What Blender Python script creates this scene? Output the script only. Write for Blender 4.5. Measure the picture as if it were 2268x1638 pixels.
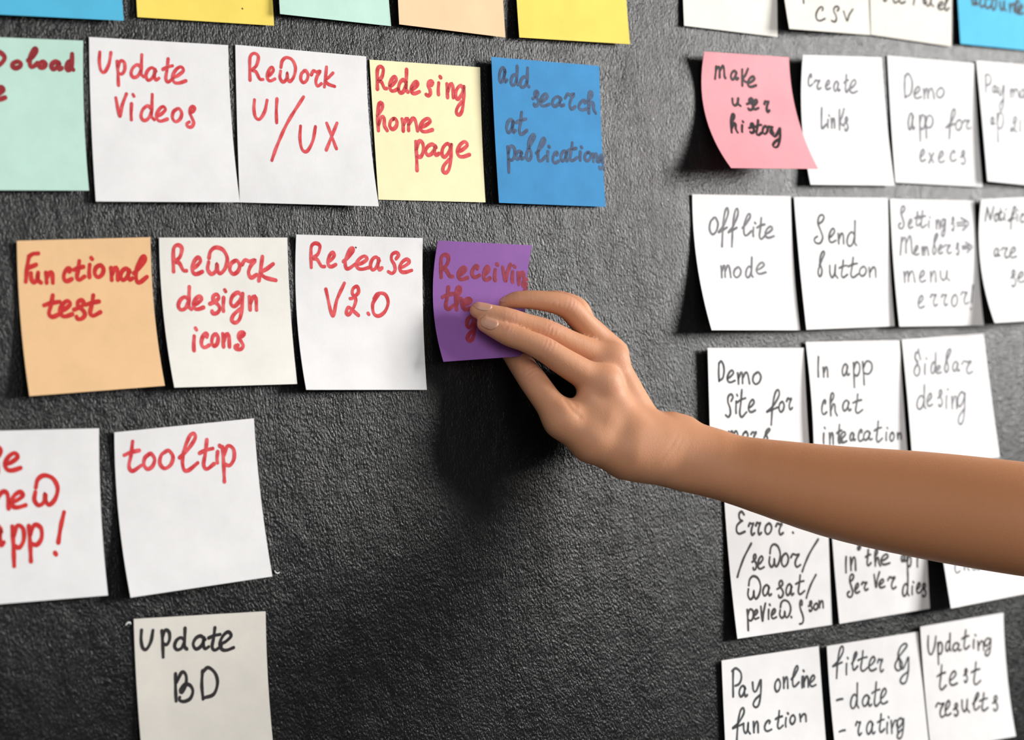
import bpy, math, random
import numpy as np
from mathutils import Vector, Matrix

for o in list(bpy.data.objects):
    bpy.data.objects.remove(o)
scene = bpy.context.scene
col = scene.collection

# ------------------------------------------------------------------ camera
# Wall: the plane y = 0, x to the right, z up; the room is on the side of negative y.
W, H, FPX = 2268, 1638, 5987.0
YAW, PITCH, ROLL, DIST = -0.683, -0.044, -0.075, 1.4187
ZC = 1.45                                   # height of the picture centre above the floor

def rot_rows():
    ca, sa = math.cos(YAW), math.sin(YAW)
    cb, sb = math.cos(PITCH), math.sin(PITCH)
    cc, sc = math.cos(ROLL), math.sin(ROLL)
    ry = np.array([[ca, 0, sa], [0, 1, 0], [-sa, 0, ca]])
    rx = np.array([[1, 0, 0], [0, cb, -sb], [0, sb, cb]])
    rz = np.array([[cc, -sc, 0], [sc, cc, 0], [0, 0, 1]])
    return rz @ rx @ ry
RC = rot_rows()
def to_world(v):                             # (right, down, into the wall) -> world
    return np.array([v[0], v[2], -v[1]])
C_RIGHT, C_DOWN, C_FWD = (to_world(RC[i]) for i in range(3))
CAM = to_world(-RC.T @ np.array([0, 0, DIST])) + np.array([0, 0, ZC])

cam_data = bpy.data.cameras.new('camera')
cam = bpy.data.objects.new('camera', cam_data)
col.objects.link(cam)
m = Matrix.Identity(4)
for i in range(3):
    m[i][0] = C_RIGHT[i]; m[i][1] = -C_DOWN[i]; m[i][2] = -C_FWD[i]; m[i][3] = CAM[i]
cam.matrix_world = m
cam_data.sensor_width = 36.0
cam_data.sensor_fit = 'HORIZONTAL'
cam_data.lens = FPX / W * 36.0
cam_data.clip_start = 0.05
cam_data.dof.use_dof = True
cam_data.dof.focus_distance = 1.385
cam_data.dof.aperture_fstop = 8.5
scene.camera = cam

# ------------------------------------------------------------------ world, window light, added fill, exposure
world = bpy.data.worlds.new('room')
scene.world = world
world.use_nodes = True
bg = world.node_tree.nodes['Background']
bg.inputs['Color'].default_value = (0.95, 0.97, 1.0, 1)
bg.inputs['Strength'].default_value = 0.11

def area_light(name, loc, target, sx, sy, power, color):
    ld = bpy.data.lights.new(name, 'AREA')
    ld.shape = 'RECTANGLE'; ld.size = sx; ld.size_y = sy
    ld.energy = power; ld.color = color
    o = bpy.data.objects.new(name, ld)
    col.objects.link(o)
    o.location = loc
    o.rotation_euler = (Vector(target) - Vector(loc)).to_track_quat('-Z', 'Y').to_euler()
    return o
area_light('window_daylight', (1.94, -1.12, ZC + 0.40), (0.05, 0, ZC), 0.7, 0.8, 75, (1.0, 0.985, 0.96))
area_light('far_room_daylight', (-0.7, -2.1, ZC + 0.65), (0.05, 0, ZC), 2.0, 1.6, 28, (1.0, 0.985, 0.97))  # added fill from camera left, no source there; lifts arm and papers

scene.view_settings.view_transform = 'Standard'
scene.view_settings.look = 'None'
scene.view_settings.gamma = 1.0
scene.view_settings.use_curve_mapping = False
scene.view_settings.exposure = 0.0

# ------------------------------------------------------------------ helpers
def at(px, py, lift=0.0):
    """the point `lift` metres in front of the wall that the photograph shows at (px, py)"""
    r = C_FWD + C_RIGHT * ((px - W / 2) / FPX) + C_DOWN * ((py - H / 2) / FPX)
    k = (-lift - CAM[1]) / r[1]
    return CAM + r * k
def depth(p):
    return float((p - CAM) @ C_FWD)

def mesh_obj(name, verts, faces, mat, parent=None, smooth=True):
    me = bpy.data.meshes.new(name)
    me.from_pydata([tuple(map(float, v)) for v in verts], [], [tuple(f) for f in faces])
    me.update()
    if smooth:
        me.polygons.foreach_set('use_smooth', [True] * len(me.polygons))
    me.materials.append(mat)
    o = bpy.data.objects.new(name, me)
    col.objects.link(o)
    if parent is not None:
        o.parent = parent
    return o
def tag(o, label=None, cat=None, group=None, kind=None):
    if label: o['label'] = label
    if cat: o['category'] = cat
    if group: o['group'] = group
    if kind: o['kind'] = kind

def srgb(r, g, b):
    f = lambda c: (c / 255) / 12.92 if c <= 10 else ((c / 255 + 0.055) / 1.055) ** 2.4
    return (f(r), f(g), f(b), 1.0)

# ------------------------------------------------------------------ materials
def new_mat(name):
    mt = bpy.data.materials.new(name)
    mt.use_nodes = True
    nt = mt.node_tree
    return mt, nt, nt.nodes['Principled BSDF']
def node(nt, kind, **kw):
    n = nt.nodes.new(kind)
    for k, v in kw.items():
        if k.startswith('i_'):
            n.inputs[k[2:].replace('_', ' ')].default_value = v
        else:
            setattr(n, k, v)
    return n

def wall_material():
    mt, nt, b = new_mat('black_textured_paint')
    L = nt.links.new
    geo = node(nt, 'ShaderNodeNewGeometry')
    warp = node(nt, 'ShaderNodeTexNoise', i_Scale=90.0, i_Detail=2.0)
    L(geo.outputs['Position'], warp.inputs['Vector'])
    add = node(nt, 'ShaderNodeVectorMath', operation='MULTIPLY_ADD')
    L(warp.outputs['Color'], add.inputs[0]); add.inputs[1].default_value = (0.0028,) * 3
    L(geo.outputs['Position'], add.inputs[2])
    mp = node(nt, 'ShaderNodeMapping'); mp.inputs['Scale'].default_value = (1.0, 1.0, 0.58)
    L(add.outputs[0], mp.inputs['Vector'])
    n1 = node(nt, 'ShaderNodeTexNoise', i_Scale=1180.0, i_Detail=3.0, i_Roughness=0.55)
    L(mp.outputs[0], n1.inputs['Vector'])
    n2 = node(nt, 'ShaderNodeTexVoronoi', i_Scale=960.0, feature='SMOOTH_F1')
    L(mp.outputs[0], n2.inputs['Vector'])
    n3 = node(nt, 'ShaderNodeTexNoise', i_Scale=26.0, i_Detail=3.0)       # slow trowel waves
    mp3 = node(nt, 'ShaderNodeMapping'); mp3.inputs['Scale'].default_value = (1.6, 1.0, 0.5)
    L(geo.outputs['Position'], mp3.inputs['Vector']); L(mp3.outputs[0], n3.inputs['Vector'])
    s1 = node(nt, 'ShaderNodeMath', operation='MULTIPLY_ADD'); L(n2.outputs['Distance'], s1.inputs[0]); s1.inputs[1].default_value = 0.55; L(n1.outputs['Fac'], s1.inputs[2])
    bump = node(nt, 'ShaderNodeBump', i_Strength=0.72, i_Distance=0.00044)
    L(s1.outputs[0], bump.inputs['Height'])
    bump2 = node(nt, 'ShaderNodeBump', i_Strength=0.30, i_Distance=0.003)
    L(n3.outputs['Fac'], bump2.inputs['Height']); L(bump.outputs[0], bump2.inputs['Normal'])
    L(bump2.outputs[0], b.inputs['Normal'])
    # chalky worn patches
    st = node(nt, 'ShaderNodeTexNoise', i_Scale=9.0, i_Detail=4.0, i_Roughness=0.6)
    mps = node(nt, 'ShaderNodeMapping'); mps.inputs['Scale'].default_value = (1.3, 1.0, 0.45)
    L(geo.outputs['Position'], mps.inputs['Vector']); L(mps.outputs[0], st.inputs['Vector'])
    rp = node(nt, 'ShaderNodeValToRGB')
    rp.color_ramp.elements[0].position = 0.45; rp.color_ramp.elements[0].color = (0.0042, 0.0042, 0.0044, 1)
    rp.color_ramp.elements[1].position = 0.8; rp.color_ramp.elements[1].color = (0.012, 0.013, 0.013, 1)
    L(st.outputs['Fac'], rp.inputs['Fac'])
    # pale chalky specks where the paint is worn
    sp = node(nt, 'ShaderNodeTexNoise', i_Scale=520.0, i_Detail=1.0)
    L(geo.outputs['Position'], sp.inputs['Vector'])
    pm = node(nt, 'ShaderNodeTexNoise', i_Scale=7.0, i_Detail=2.0)
    L(geo.outputs['Position'], pm.inputs['Vector'])
    s2 = node(nt, 'ShaderNodeMath', operation='MULTIPLY_ADD'); L(pm.outputs['Fac'], s2.inputs[0]); s2.inputs[1].default_value = 0.5; L(sp.outputs['Fac'], s2.inputs[2])
    th = node(nt, 'ShaderNodeMapRange'); L(s2.outputs[0], th.inputs['Value'])
    th.inputs['From Min'].default_value = 1.0; th.inputs['From Max'].default_value = 1.12
    mxs = node(nt, 'ShaderNodeMix', data_type='RGBA')
    L(th.outputs[0], mxs.inputs[0]); L(rp.outputs['Color'], mxs.inputs[6]); mxs.inputs[7].default_value = (0.12, 0.125, 0.12, 1)
    L(mxs.outputs[2], b.inputs['Base Color'])
    rr = node(nt, 'ShaderNodeMapRange'); L(st.outputs['Fac'], rr.inputs['Value'])
    rr.inputs['To Min'].default_value = 0.20; rr.inputs['To Max'].default_value = 0.28
    L(rr.outputs[0], b.inputs['Roughness'])
    b.inputs['Specular IOR Level'].default_value = 0.22
    return mt

def paper_material(name, color, vary=0.05):
    mt, nt, b = new_mat(name)
    L = nt.links.new
    geo = node(nt, 'ShaderNodeNewGeometry')
    n = node(nt, 'ShaderNodeTexNoise', i_Scale=45.0, i_Detail=5.0, i_Roughness=0.65)
    L(geo.outputs['Position'], n.inputs['Vector'])
    rp = node(nt, 'ShaderNodeValToRGB')
    rp.color_ramp.elements[0].position = 0.3; rp.color_ramp.elements[1].position = 0.7
    rp.color_ramp.elements[0].color = tuple(c * (1 - vary) for c in color[:3]) + (1,)
    rp.color_ramp.elements[1].color = tuple(min(0.93, c * (1 + vary)) for c in color[:3]) + (1,)
    L(n.outputs['Fac'], rp.inputs['Fac']); L(rp.outputs['Color'], b.inputs['Base Color'])
    b.inputs['Roughness'].default_value = 0.75
    b.inputs['Specular IOR Level'].default_value = 0.25
    f = node(nt, 'ShaderNodeTexNoise', i_Scale=1500.0, i_Detail=2.0)
    L(geo.outputs['Position'], f.inputs['Vector'])
    w = node(nt, 'ShaderNodeTexNoise', i_Scale=22.0, i_Detail=2.0)
    L(geo.outputs['Position'], w.inputs['Vector'])
    b1 = node(nt, 'ShaderNodeBump', i_Strength=0.25, i_Distance=0.0002); L(f.outputs['Fac'], b1.inputs['Height'])
    b2 = node(nt, 'ShaderNodeBump', i_Strength=0.35, i_Distance=0.002); L(w.outputs['Fac'], b2.inputs['Height']); L(b1.outputs[0], b2.inputs['Normal'])
    L(b2.outputs[0], b.inputs['Normal'])
    return mt

def ink_material(name, dark, light):
    mt, nt, b = new_mat(name)
    L = nt.links.new
    geo = node(nt, 'ShaderNodeNewGeometry')
    n = node(nt, 'ShaderNodeTexNoise', i_Scale=260.0, i_Detail=3.0)
    L(geo.outputs['Position'], n.inputs['Vector'])
    rp = node(nt, 'ShaderNodeValToRGB')
    rp.color_ramp.elements[0].position = 0.35; rp.color_ramp.elements[1].position = 0.68
    rp.color_ramp.elements[0].color = dark; rp.color_ramp.elements[1].color = light
    L(n.outputs['Fac'], rp.inputs['Fac']); L(rp.outputs['Color'], b.inputs['Base Color'])
    b.inputs['Roughness'].default_value = 0.6
    b.inputs['Specular IOR Level'].default_value = 0.2
    return mt

def skin_material():
    mt, nt, b = new_mat('tanned_skin')
    L = nt.links.new
    geo = node(nt, 'ShaderNodeNewGeometry')
    n = node(nt, 'ShaderNodeTexNoise', i_Scale=60.0, i_Detail=4.0)
    L(geo.outputs['Position'], n.inputs['Vector'])
    rp = node(nt, 'ShaderNodeValToRGB')
    rp.color_ramp.elements[0].position = 0.3; rp.color_ramp.elements[0].color = SKIN_A
    rp.color_ramp.elements[1].position = 0.7; rp.color_ramp.elements[1].color = SKIN_B
    L(n.outputs['Fac'], rp.inputs['Fac'])
    at_ = node(nt, 'ShaderNodeAttribute', attribute_name='flush')         # knuckles and fingertips are rosier
    mx = node(nt, 'ShaderNodeMix', data_type='RGBA')
    L(at_.outputs['Fac'], mx.inputs[0]); L(rp.outputs['Color'], mx.inputs[6]); mx.inputs[7].default_value = SKIN_FLUSH
    tn = node(nt, 'ShaderNodeAttribute', attribute_name='tan')            # skin tone turns slightly browner from hand to forearm
    mx2 = node(nt, 'ShaderNodeMix', data_type='RGBA')
    L(tn.outputs['Fac'], mx2.inputs[0]); L(mx.outputs[2], mx2.inputs[6]); mx2.inputs[7].default_value = SKIN_FOREARM
    L(mx2.outputs[2], b.inputs['Base Color'])
    b.inputs['Subsurface Weight'].default_value = 0.25
    b.inputs['Subsurface Radius'].default_value = (1.0, 0.4, 0.2)
    b.inputs['Subsurface Scale'].default_value = 0.004
    b.inputs['Roughness'].default_value = 0.55
    b.inputs['Specular IOR Level'].default_value = 0.3
    f = node(nt, 'ShaderNodeTexVoronoi', i_Scale=1100.0)
    L(geo.outputs['Position'], f.inputs['Vector'])
    bp = node(nt, 'ShaderNodeBump', i_Strength=0.18, i_Distance=0.0003); L(f.outputs['Distance'], bp.inputs['Height'])
    L(bp.outputs[0], b.inputs['Normal'])
    return mt
SKIN_A = (0.58, 0.275, 0.148, 1); SKIN_B = (0.64, 0.315, 0.175, 1); SKIN_FLUSH = (0.62, 0.29, 0.185, 1)
SKIN_FOREARM = (0.60, 0.265, 0.125, 1)

PAPER = {
    'white':  paper_material('white_paper', (0.765, 0.757, 0.757)),
    'cream':  paper_material('cream_paper', (0.72, 0.685, 0.62)),
    'ivory':  paper_material('ivory_paper', (0.77, 0.745, 0.69)),
    'teal':   paper_material('mint_paper', srgb(186, 220, 206)),
    'sky':    paper_material('sky_blue_paper', srgb(78, 176, 212)),
    'yellow': paper_material('yellow_paper', srgb(238, 212, 98)),
    'lemon':  paper_material('pale_yellow_paper', srgb(238, 230, 186)),
    'orange': paper_material('orange_paper', srgb(232, 190, 142)),
    'peach':  paper_material('peach_paper', srgb(240, 200, 160)),
    'blue':   paper_material('blue_paper', srgb(54, 134, 188), 0.09),
    'purple': paper_material('purple_paper', srgb(136, 88, 158), 0.06),
    'pink':   paper_material('pink_paper', srgb(238, 158, 166)),
}
INK = {
    'red':   ink_material('red_marker', srgb(196, 40, 48), srgb(222, 88, 92)),
    'deep':  ink_material('deep_red_marker', srgb(190, 28, 28), srgb(206, 45, 40)),
    'dark':  ink_material('dark_red_marker', srgb(132, 26, 34), srgb(160, 36, 44)),
    'plum':  ink_material('red_marker_on_purple', srgb(128, 36, 52), srgb(150, 52, 72)),
    'black': ink_material('black_marker', srgb(32, 28, 30), srgb(48, 42, 44)),
    'grey':  ink_material('grey_marker', srgb(46, 48, 52), srgb(76, 78, 82)),
    'pale':  ink_material('pale_grey_marker', srgb(92, 92, 97), srgb(122, 122, 127)),
    'slate': ink_material('marker_on_blue', srgb(38, 60, 92), srgb(58, 84, 118)),
}
# ------------------------------------------------------------------ the wall
wall = mesh_obj('wall_back', [(-2.2, 0, 0), (2.2, 0, 0), (2.2, 0, 2.7), (-2.2, 0, 2.7),
                              (-2.2, 0.12, 0), (2.2, 0.12, 0), (2.2, 0.12, 2.7), (-2.2, 0.12, 2.7)],
                [(0, 1, 2, 3), (7, 6, 5, 4), (4, 5, 1, 0), (5, 6, 2, 1), (6, 7, 3, 2), (7, 4, 0, 3)], wall_material(), smooth=False)
tag(wall, 'black painted wall with a pebbled leathery texture', 'wall', kind='structure')

floor = mesh_obj('floor', [(-2.2, 0, 0), (-2.2, -3, 0), (2.2, -3, 0), (2.2, 0, 0), (-2.2, 0, -.1), (-2.2, -3, -.1), (2.2, -3, -.1), (2.2, 0, -.1)],
                 [(0, 1, 2, 3), (7, 6, 5, 4), (4, 5, 1, 0), (5, 6, 2, 1), (6, 7, 3, 2), (7, 4, 0, 3)], paper_material('grey_floor', (0.22, 0.21, 0.20)), smooth=False)
tag(floor, 'plain grey floor in front of the wall', 'floor', kind='structure')

# ------------------------------------------------------------------ handwriting strokes, each glyph in a unit box (y down)
G = {
 'a': [[(.78,.28),(.5,.02),(.18,.2),(.02,.62),(.18,.97),(.45,.85),(.66,.5),(.72,.15)], [(.7,.2),(.66,.65),(.78,.96),(1,.82)]],
 'b': [[(.2,.56),(.7,.27),(1,.07),(.8,0),(.45,.14),(.26,.42),(.42,.58),(.6,.74),(.52,.92),(.25,1),(.02,.88),(.08,.7),(.3,.57)]],
 '8': [[(.62,.42),(.2,.27),(.35,.05),(.75,.1),(1,.34)], [(.2,.3),(.55,.5),(.85,.68),(.8,.9),(.4,1),(.05,.86),(.2,.66),(.55,.52)]],
 'c': [[(.7,.26),(.8,.08),(.55,0),(.2,.25),(.02,.62),(.15,.93),(.5,1),(1,.84)]],
 'd': [[(.78,.55),(.5,.44),(.14,.58),(.0,.84),(.2,1),(.55,.93),(.8,.65)], [(.85,0),(.82,.5),(.8,.84),(1,.97)]],
 'e': [[(.08,.66),(.45,.52),(.82,.22),(.62,0),(.26,.2),(.02,.62),(.16,.95),(.5,1),(1,.86)]],
 'f': [[(.0,.62),(.5,.45),(.95,.16),(.9,0),(.66,.08),(.45,.45),(.34,1)], [(.0,.63),(.4,.57),(.85,.5)]],
 'g': [[(.85,.1),(.55,0),(.15,.14),(.05,.36),(.3,.46),(.7,.28),(.92,.04)], [(.92,.04),(.88,.45),(.72,.85),(.4,1),(.12,.92),(.25,.74),(.7,.55)]],
 'h': [[(.05,.45),(.5,.2),(.5,.02),(.22,.03),(.06,.4),(.14,1)], [(.14,.78),(.45,.5),(.7,.55),(.74,.82),(1,1)]],
 'i': [[(.35,.36),(.25,.75),(.3,1)], [(.62,0),(.78,.06)]],
 'j': [[(.55,.2),(.62,.05),(.3,0),(.06,.14),(.25,.38),(.75,.62),(.95,.84),(.6,.98),(.05,1)]],
 'k': [[(.25,0),(.16,.5),(.05,1)], [(.85,.3),(.5,.5),(.18,.66),(.4,.86),(1,.98)]],
 'K': [[(.08,.04),(.05,.5),(.1,1)], [(.98,.0),(.6,.35),(.2,.58),(.5,.75),(1,.82)]],
 'l': [[(.02,.66),(.45,.45),(.86,.14),(.78,0),(.52,.12),(.2,.6),(.24,.96),(.5,1),(1,.8)]],
 'm': [[(.0,.1),(.06,.5),(.08,1)], [(.07,.55),(.28,.06),(.4,.2),(.42,.95)], [(.43,.5),(.68,.05),(.85,.2),(1,.98)]],
 'n': [[(.0,.05),(.06,.5),(.1,1)], [(.1,.6),(.5,.05),(.82,.15),(.9,1)]],
 'o': [[(.5,.03),(.14,.25),(.03,.7),(.35,1),(.8,.8),(.97,.35),(.68,.0),(.42,.05)]],
 'p': [[(.0,.02),(.1,.5),(.16,1)], [(.08,.28),(.42,.0),(.9,.08),(.95,.35),(.6,.54),(.14,.5)]],
 'r': [[(.0,.3),(.22,.04),(.5,.12),(.88,.06),(.6,.36),(.45,.72),(.62,1),(1,.84)]],
 's': [[(.0,.5),(.4,.4),(.85,.2),(.68,.0),(.36,.08),(.34,.32),(.75,.52),(.95,.75),(.7,.97),(.3,1),(.22,.88)]],
 'S': [[(.72,.3),(.95,.12),(.7,0),(.35,.1),(.3,.34),(.55,.58),(.62,.85),(.35,1),(.02,.92)]],
 'Z': [[(.4,.32),(.75,.24),(.95,.08),(.72,0),(.45,.08),(.36,.3),(.62,.56),(.82,.8),(.55,1),(.1,.97),(.02,.84),(.3,.76)]],
 't': [[(.5,0),(.4,.45),(.28,.85),(.5,1),(1,.82)], [(.0,.46),(.4,.36),(.9,.3)]],
 'u': [[(.0,.05),(.04,.65),(.3,.97),(.62,.65),(.72,.0)], [(.7,.1),(.68,.7),(1,1)]],
 'V': [[(.0,.18),(.36,1),(.6,.5),(1,0)]],
 'W': [[(.08,.4),(.16,.14),(.42,0),(.78,.1),(.98,.42),(.88,.78),(.64,.98),(.5,.86),(.47,.62),(.42,.88),(.2,1),(.02,.82),(.06,.56)]],
 'x': [[(.05,0),(.95,.95)], [(1,.0),(.5,.5),(0,1)]],
 'y': [[(.0,.08),(.1,.38),(.42,.4),(.9,.0)], [(.98,.0),(.94,.5),(.72,.9),(.35,1),(.08,.9),(.3,.72),(.85,.55)]],
 'U': [[(.04,.0),(.0,.5),(.14,.92),(.45,1),(.82,.6),(1,.02)]],
 'R': [[(.1,1),(.08,.5),(.12,.12),(.4,0),(.68,.12),(.55,.45),(.22,.62),(.5,.68),(.78,.95),(1,.97)]],
 'I': [[(.6,0),(.4,.5),(.5,1)]],
 'F': [[(.34,.1),(.2,.5),(.1,1)], [(.32,.12),(.6,.02),(1,.0)], [(.22,.52),(.55,.46),(.85,.4)]],
 'D': [[(.05,.1),(.0,.55),(.08,1)], [(.03,.16),(.4,.0),(.85,.18),(1,.5),(.75,.85),(.1,.97)]],
 'B': [[(.05,.05),(.05,.5),(.08,.98)], [(.1,.35),(.4,.0),(.62,.1),(.62,.4),(.4,.7),(.3,.62),(.55,.42),(.85,.45),(1,.65),(.85,.9),(.5,1),(.26,.95),(.28,.86)]],
 'E': [[(.9,.14),(.6,0),(.32,.12),(.4,.34),(.7,.42)], [(.6,.42),(.1,.62),(.04,.88),(.35,1),(1,.9)]],
 'P': [[(.12,.06),(.1,.5),(.12,1)], [(.0,.1),(.4,.0),(.9,.14),(.98,.36),(.75,.55),(.35,.62)]],
 'M': [[(.1,.08),(.06,.5),(.0,1)], [(.08,.35),(.3,.1),(.42,.22),(.44,.9)], [(.46,.4),(.72,.02),(.84,.2),(.9,.8),(1,.95)]],
 'N': [[(.0,1),(.25,.05)], [(.25,.05),(.6,.9)], [(.6,.9),(1,0)]],
 'L': [[(.05,0),(.02,.55),(.1,1),(.9,.8)]],
 '2': [[(.35,.42),(.55,.4),(.95,.2),(.85,.0),(.55,.08),(.5,.25),(.75,.45),(.6,.72),(.25,.97),(.05,.92),(.2,.72),(.5,.82),(.95,1)]],
 '0': [[(.4,.08),(.05,.45),(.1,.88),(.4,1),(.8,.8),(1,.4),(.8,.05),(.35,.02),(.12,.25)]],
 '.': [[(.3,.3),(.7,.7)]],
 '!': [[(.95,0),(.6,.35),(.35,.72)], [(.0,.96),(.12,1)]],
 '/': [[(1,0),(.5,.4),(.18,.75),(0,1)]],
 '-': [[(0,.8),(.5,.35),(1,.15)]],
 '>': [[(.0,.4),(.72,.34)], [(.04,.64),(.72,.58)], [(.35,0),(1,.42),(.5,1)]],
 '~': [[(0,0),(1,1)]],
}
# measuring frames of the photograph the letter boxes below were read in: origin and scale
CR = {'A': (0,0,.2930), 'B': (500,60,.26455), 'C': (900,0,.29312), 'D': (0,500,.24426), 'E': (340,500,.27337), 'F': (930,500,.24426),
      'G': (0,900,.28219), 'H': (250,1330,.18804), 'I': (1500,0,.25641), 'J': (1868,0,.26247), 'K': (1500,410,.20758), 'L': (1900,420,.19533),
      'M': (1540,730,.17094), 'N': (1888,720,.17707), 'O': (1580,1100,.20148), 'P': (1820,1120,.19753), 'Q': (1570,1340,.18191),
      'R': (1800,1340,.20635), 'S': (1700,100,.20143)}

def catmull(pts, step):
    pts = [np.array(p, float) for p in pts]
    if len(pts) == 2:
        n = max(2, int(np.linalg.norm(pts[1] - pts[0]) / step))
        return [pts[0] + (pts[1] - pts[0]) * i / n for i in range(n + 1)]
    P = [2 * pts[0] - pts[1]] + pts + [2 * pts[-1] - pts[-2]]
    out = []
    for i in range(1, len(P) - 2):
        n = max(2, int(np.linalg.norm(P[i + 1] - P[i]) / step))
        for k in range(n):
            t = k / n
            out.append(0.5 * ((2 * P[i]) + (-P[i-1] + P[i+1]) * t + (2*P[i-1] - 5*P[i] + 4*P[i+1] - P[i+2]) * t*t + (-P[i-1] + 3*P[i] - 3*P[i+1] + P[i+2]) * t**3))
    out.append(pts[-1])
    return out

class Note:
    """a sheet of sticky paper: four corners as seen, and how far its left and right edges stand off the wall (mm: top, middle, bottom)"""
    def __init__(s, corners, L, R):
        q = lambda c, l: at(c[0], c[1], l * 1e-3)
        s.L, s.R = L, R
        s.c = [q(corners[0], L[0]), q(corners[1], R[0]), q(corners[2], R[2]), q(corners[3], L[2])]
    def lift(s, u, v):
        f = lambda T: T[0] * (1-v) * (1-2*v) + T[1] * 4*v*(1-v) + T[2] * v * (2*v-1)
        return (f(s.L) * (1-u) + f(s.R) * u) * 1e-3
    def pos(s, u, v):
        a, b, c, d = s.c
        p = (a * (1-u) + b * u) * (1-v) + (d * (1-u) + c * u) * v
        return np.array([p[0], -s.lift(u, v), p[2]])
    def normal(s, u, v):
        e = 1e-3
        n = np.cross(s.pos(u+e, v) - s.pos(u-e, v), s.pos(u, v+e) - s.pos(u, v-e))
        n /= np.linalg.norm(n)
        return n if n[1] < 0 else -n
    def find(s, px, py):
        u = v = 0.5
        proj = lambda p: np.array([W/2 + FPX * ((p-CAM) @ C_RIGHT) / ((p-CAM) @ C_FWD), H/2 + FPX * ((p-CAM) @ C_DOWN) / ((p-CAM) @ C_FWD)])
        tgt = np.array([px, py], float)
        for _ in range(6):
            r = proj(s.pos(u, v)) - tgt
            e = 1e-4
            J = np.stack([(proj(s.pos(u+e, v)) - tgt - r) / e, (proj(s.pos(u, v+e)) - tgt - r) / e], 1)
            du, dv = np.linalg.solve(J, -r)
            u += du; v += dv
        return u, v

def paper_sheet(name, nt, mat):
    n = 16
    th = 0.00014
    V, F = [], []
    idx = lambda i, j, k: k * (n+1) * (n+1) + j * (n+1) + i
    for k in range(2):
        for j in range(n + 1):
            for i in range(n + 1):
                u, v = i / n, j / n
                p = nt.pos(u, v)
                V.append(p + nt.normal(u, v) * (th if k == 0 else 0))
    for j in range(n):
        for i in range(n):
            F.append((idx(i, j, 0), idx(i, j+1, 0), idx(i+1, j+1, 0), idx(i+1, j, 0)))
            F.append((idx(i, j, 1), idx(i+1, j, 1), idx(i+1, j+1, 1), idx(i, j+1, 1)))
    def rim(ij):                                    # cut edges keep their own vertices, so the sheet stays crisp
        o = len(V)
        for i, j in ij:
            V.append(V[idx(i, j, 0)]); V.append(V[idx(i, j, 1)])
        for q in range(len(ij) - 1):
            F.append((o + 2*q, o + 2*q + 2, o + 2*q + 3, o + 2*q + 1))
    rim([(i, 0) for i in range(n + 1)]); rim([(n - i, n) for i in range(n + 1)])
    rim([(0, n - i) for i in range(n + 1)]); rim([(n, i) for i in range(n + 1)])
    return mesh_obj(name, V, F, mat)

def handwriting(nt, lines, width, mat, parent, rng):
    V, F = [], []
    eps = 0.00026
    def strip(pts, w):
        P, N = [], []
        for p in pts:
            u, v = nt.find(p[0], p[1])
            if not (-0.003 < u < 1.003 and -0.003 < v < 1.003):
                if len(P) > 1: emit(P, N, w)
                P, N = [], []
                continue
            nn = nt.normal(u, v)
            P.append(nt.pos(u, v) + nn * eps); N.append(nn)
        if len(P) > 1: emit(P, N, w)
    def emit(P, N, w):
        n = len(P)
        T = [P[min(i+1, n-1)] - P[max(i-1, 0)] for i in range(n)]
        T = [t / (np.linalg.norm(t) + 1e-12) for t in T]
        ph = rng.uniform(0, 6)
        prev = None
        def ring(p, s, h):
            V.append(p - s * h); V.append(p + s * h)
            return len(V) - 2
        s0 = np.cross(N[0], T[0]); s1 = np.cross(N[-1], T[-1])
        seq = []
        for a in (80, 55, 28):
            seq.append((P[0] - T[0] * w * math.sin(math.radians(a)), s0, w * math.cos(math.radians(a))))
        for i in range(n):
            k = 1.0 + 0.10 * math.sin(ph + i * 0.35)
            seq.append((P[i], np.cross(N[i], T[i]), w * k))
        for a in (28, 55, 80):
            seq.append((P[-1] + T[-1] * w * math.sin(math.radians(a)), s1, w * math.cos(math.radians(a))))
        for p, s, h in seq:
            q = ring(p, s, h)
            if prev is not None:
                F.append((prev, prev + 1, q + 1, q))
            prev = q
    for frame, text in lines:
        ox, oy, sc = CR[frame]
        for ch, x0, y0, x1, y1 in text:
            for st in G[ch]:
                pts = [(ox + sc * (x0 + (x1 - x0) * a), oy + sc * (y0 + (y1 - y0) * b)) for a, b in st]
                strip(catmull(pts, 2.2), width * 0.5e-3)
    return mesh_obj('handwriting', V, F, mat, parent, smooth=False)

def T(s):
    out = []
    for t in s.split('|'):
        a = t.split()
        out.append((a[0],) + tuple(float(x) for x in a[1:5]))
    return out

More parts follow.
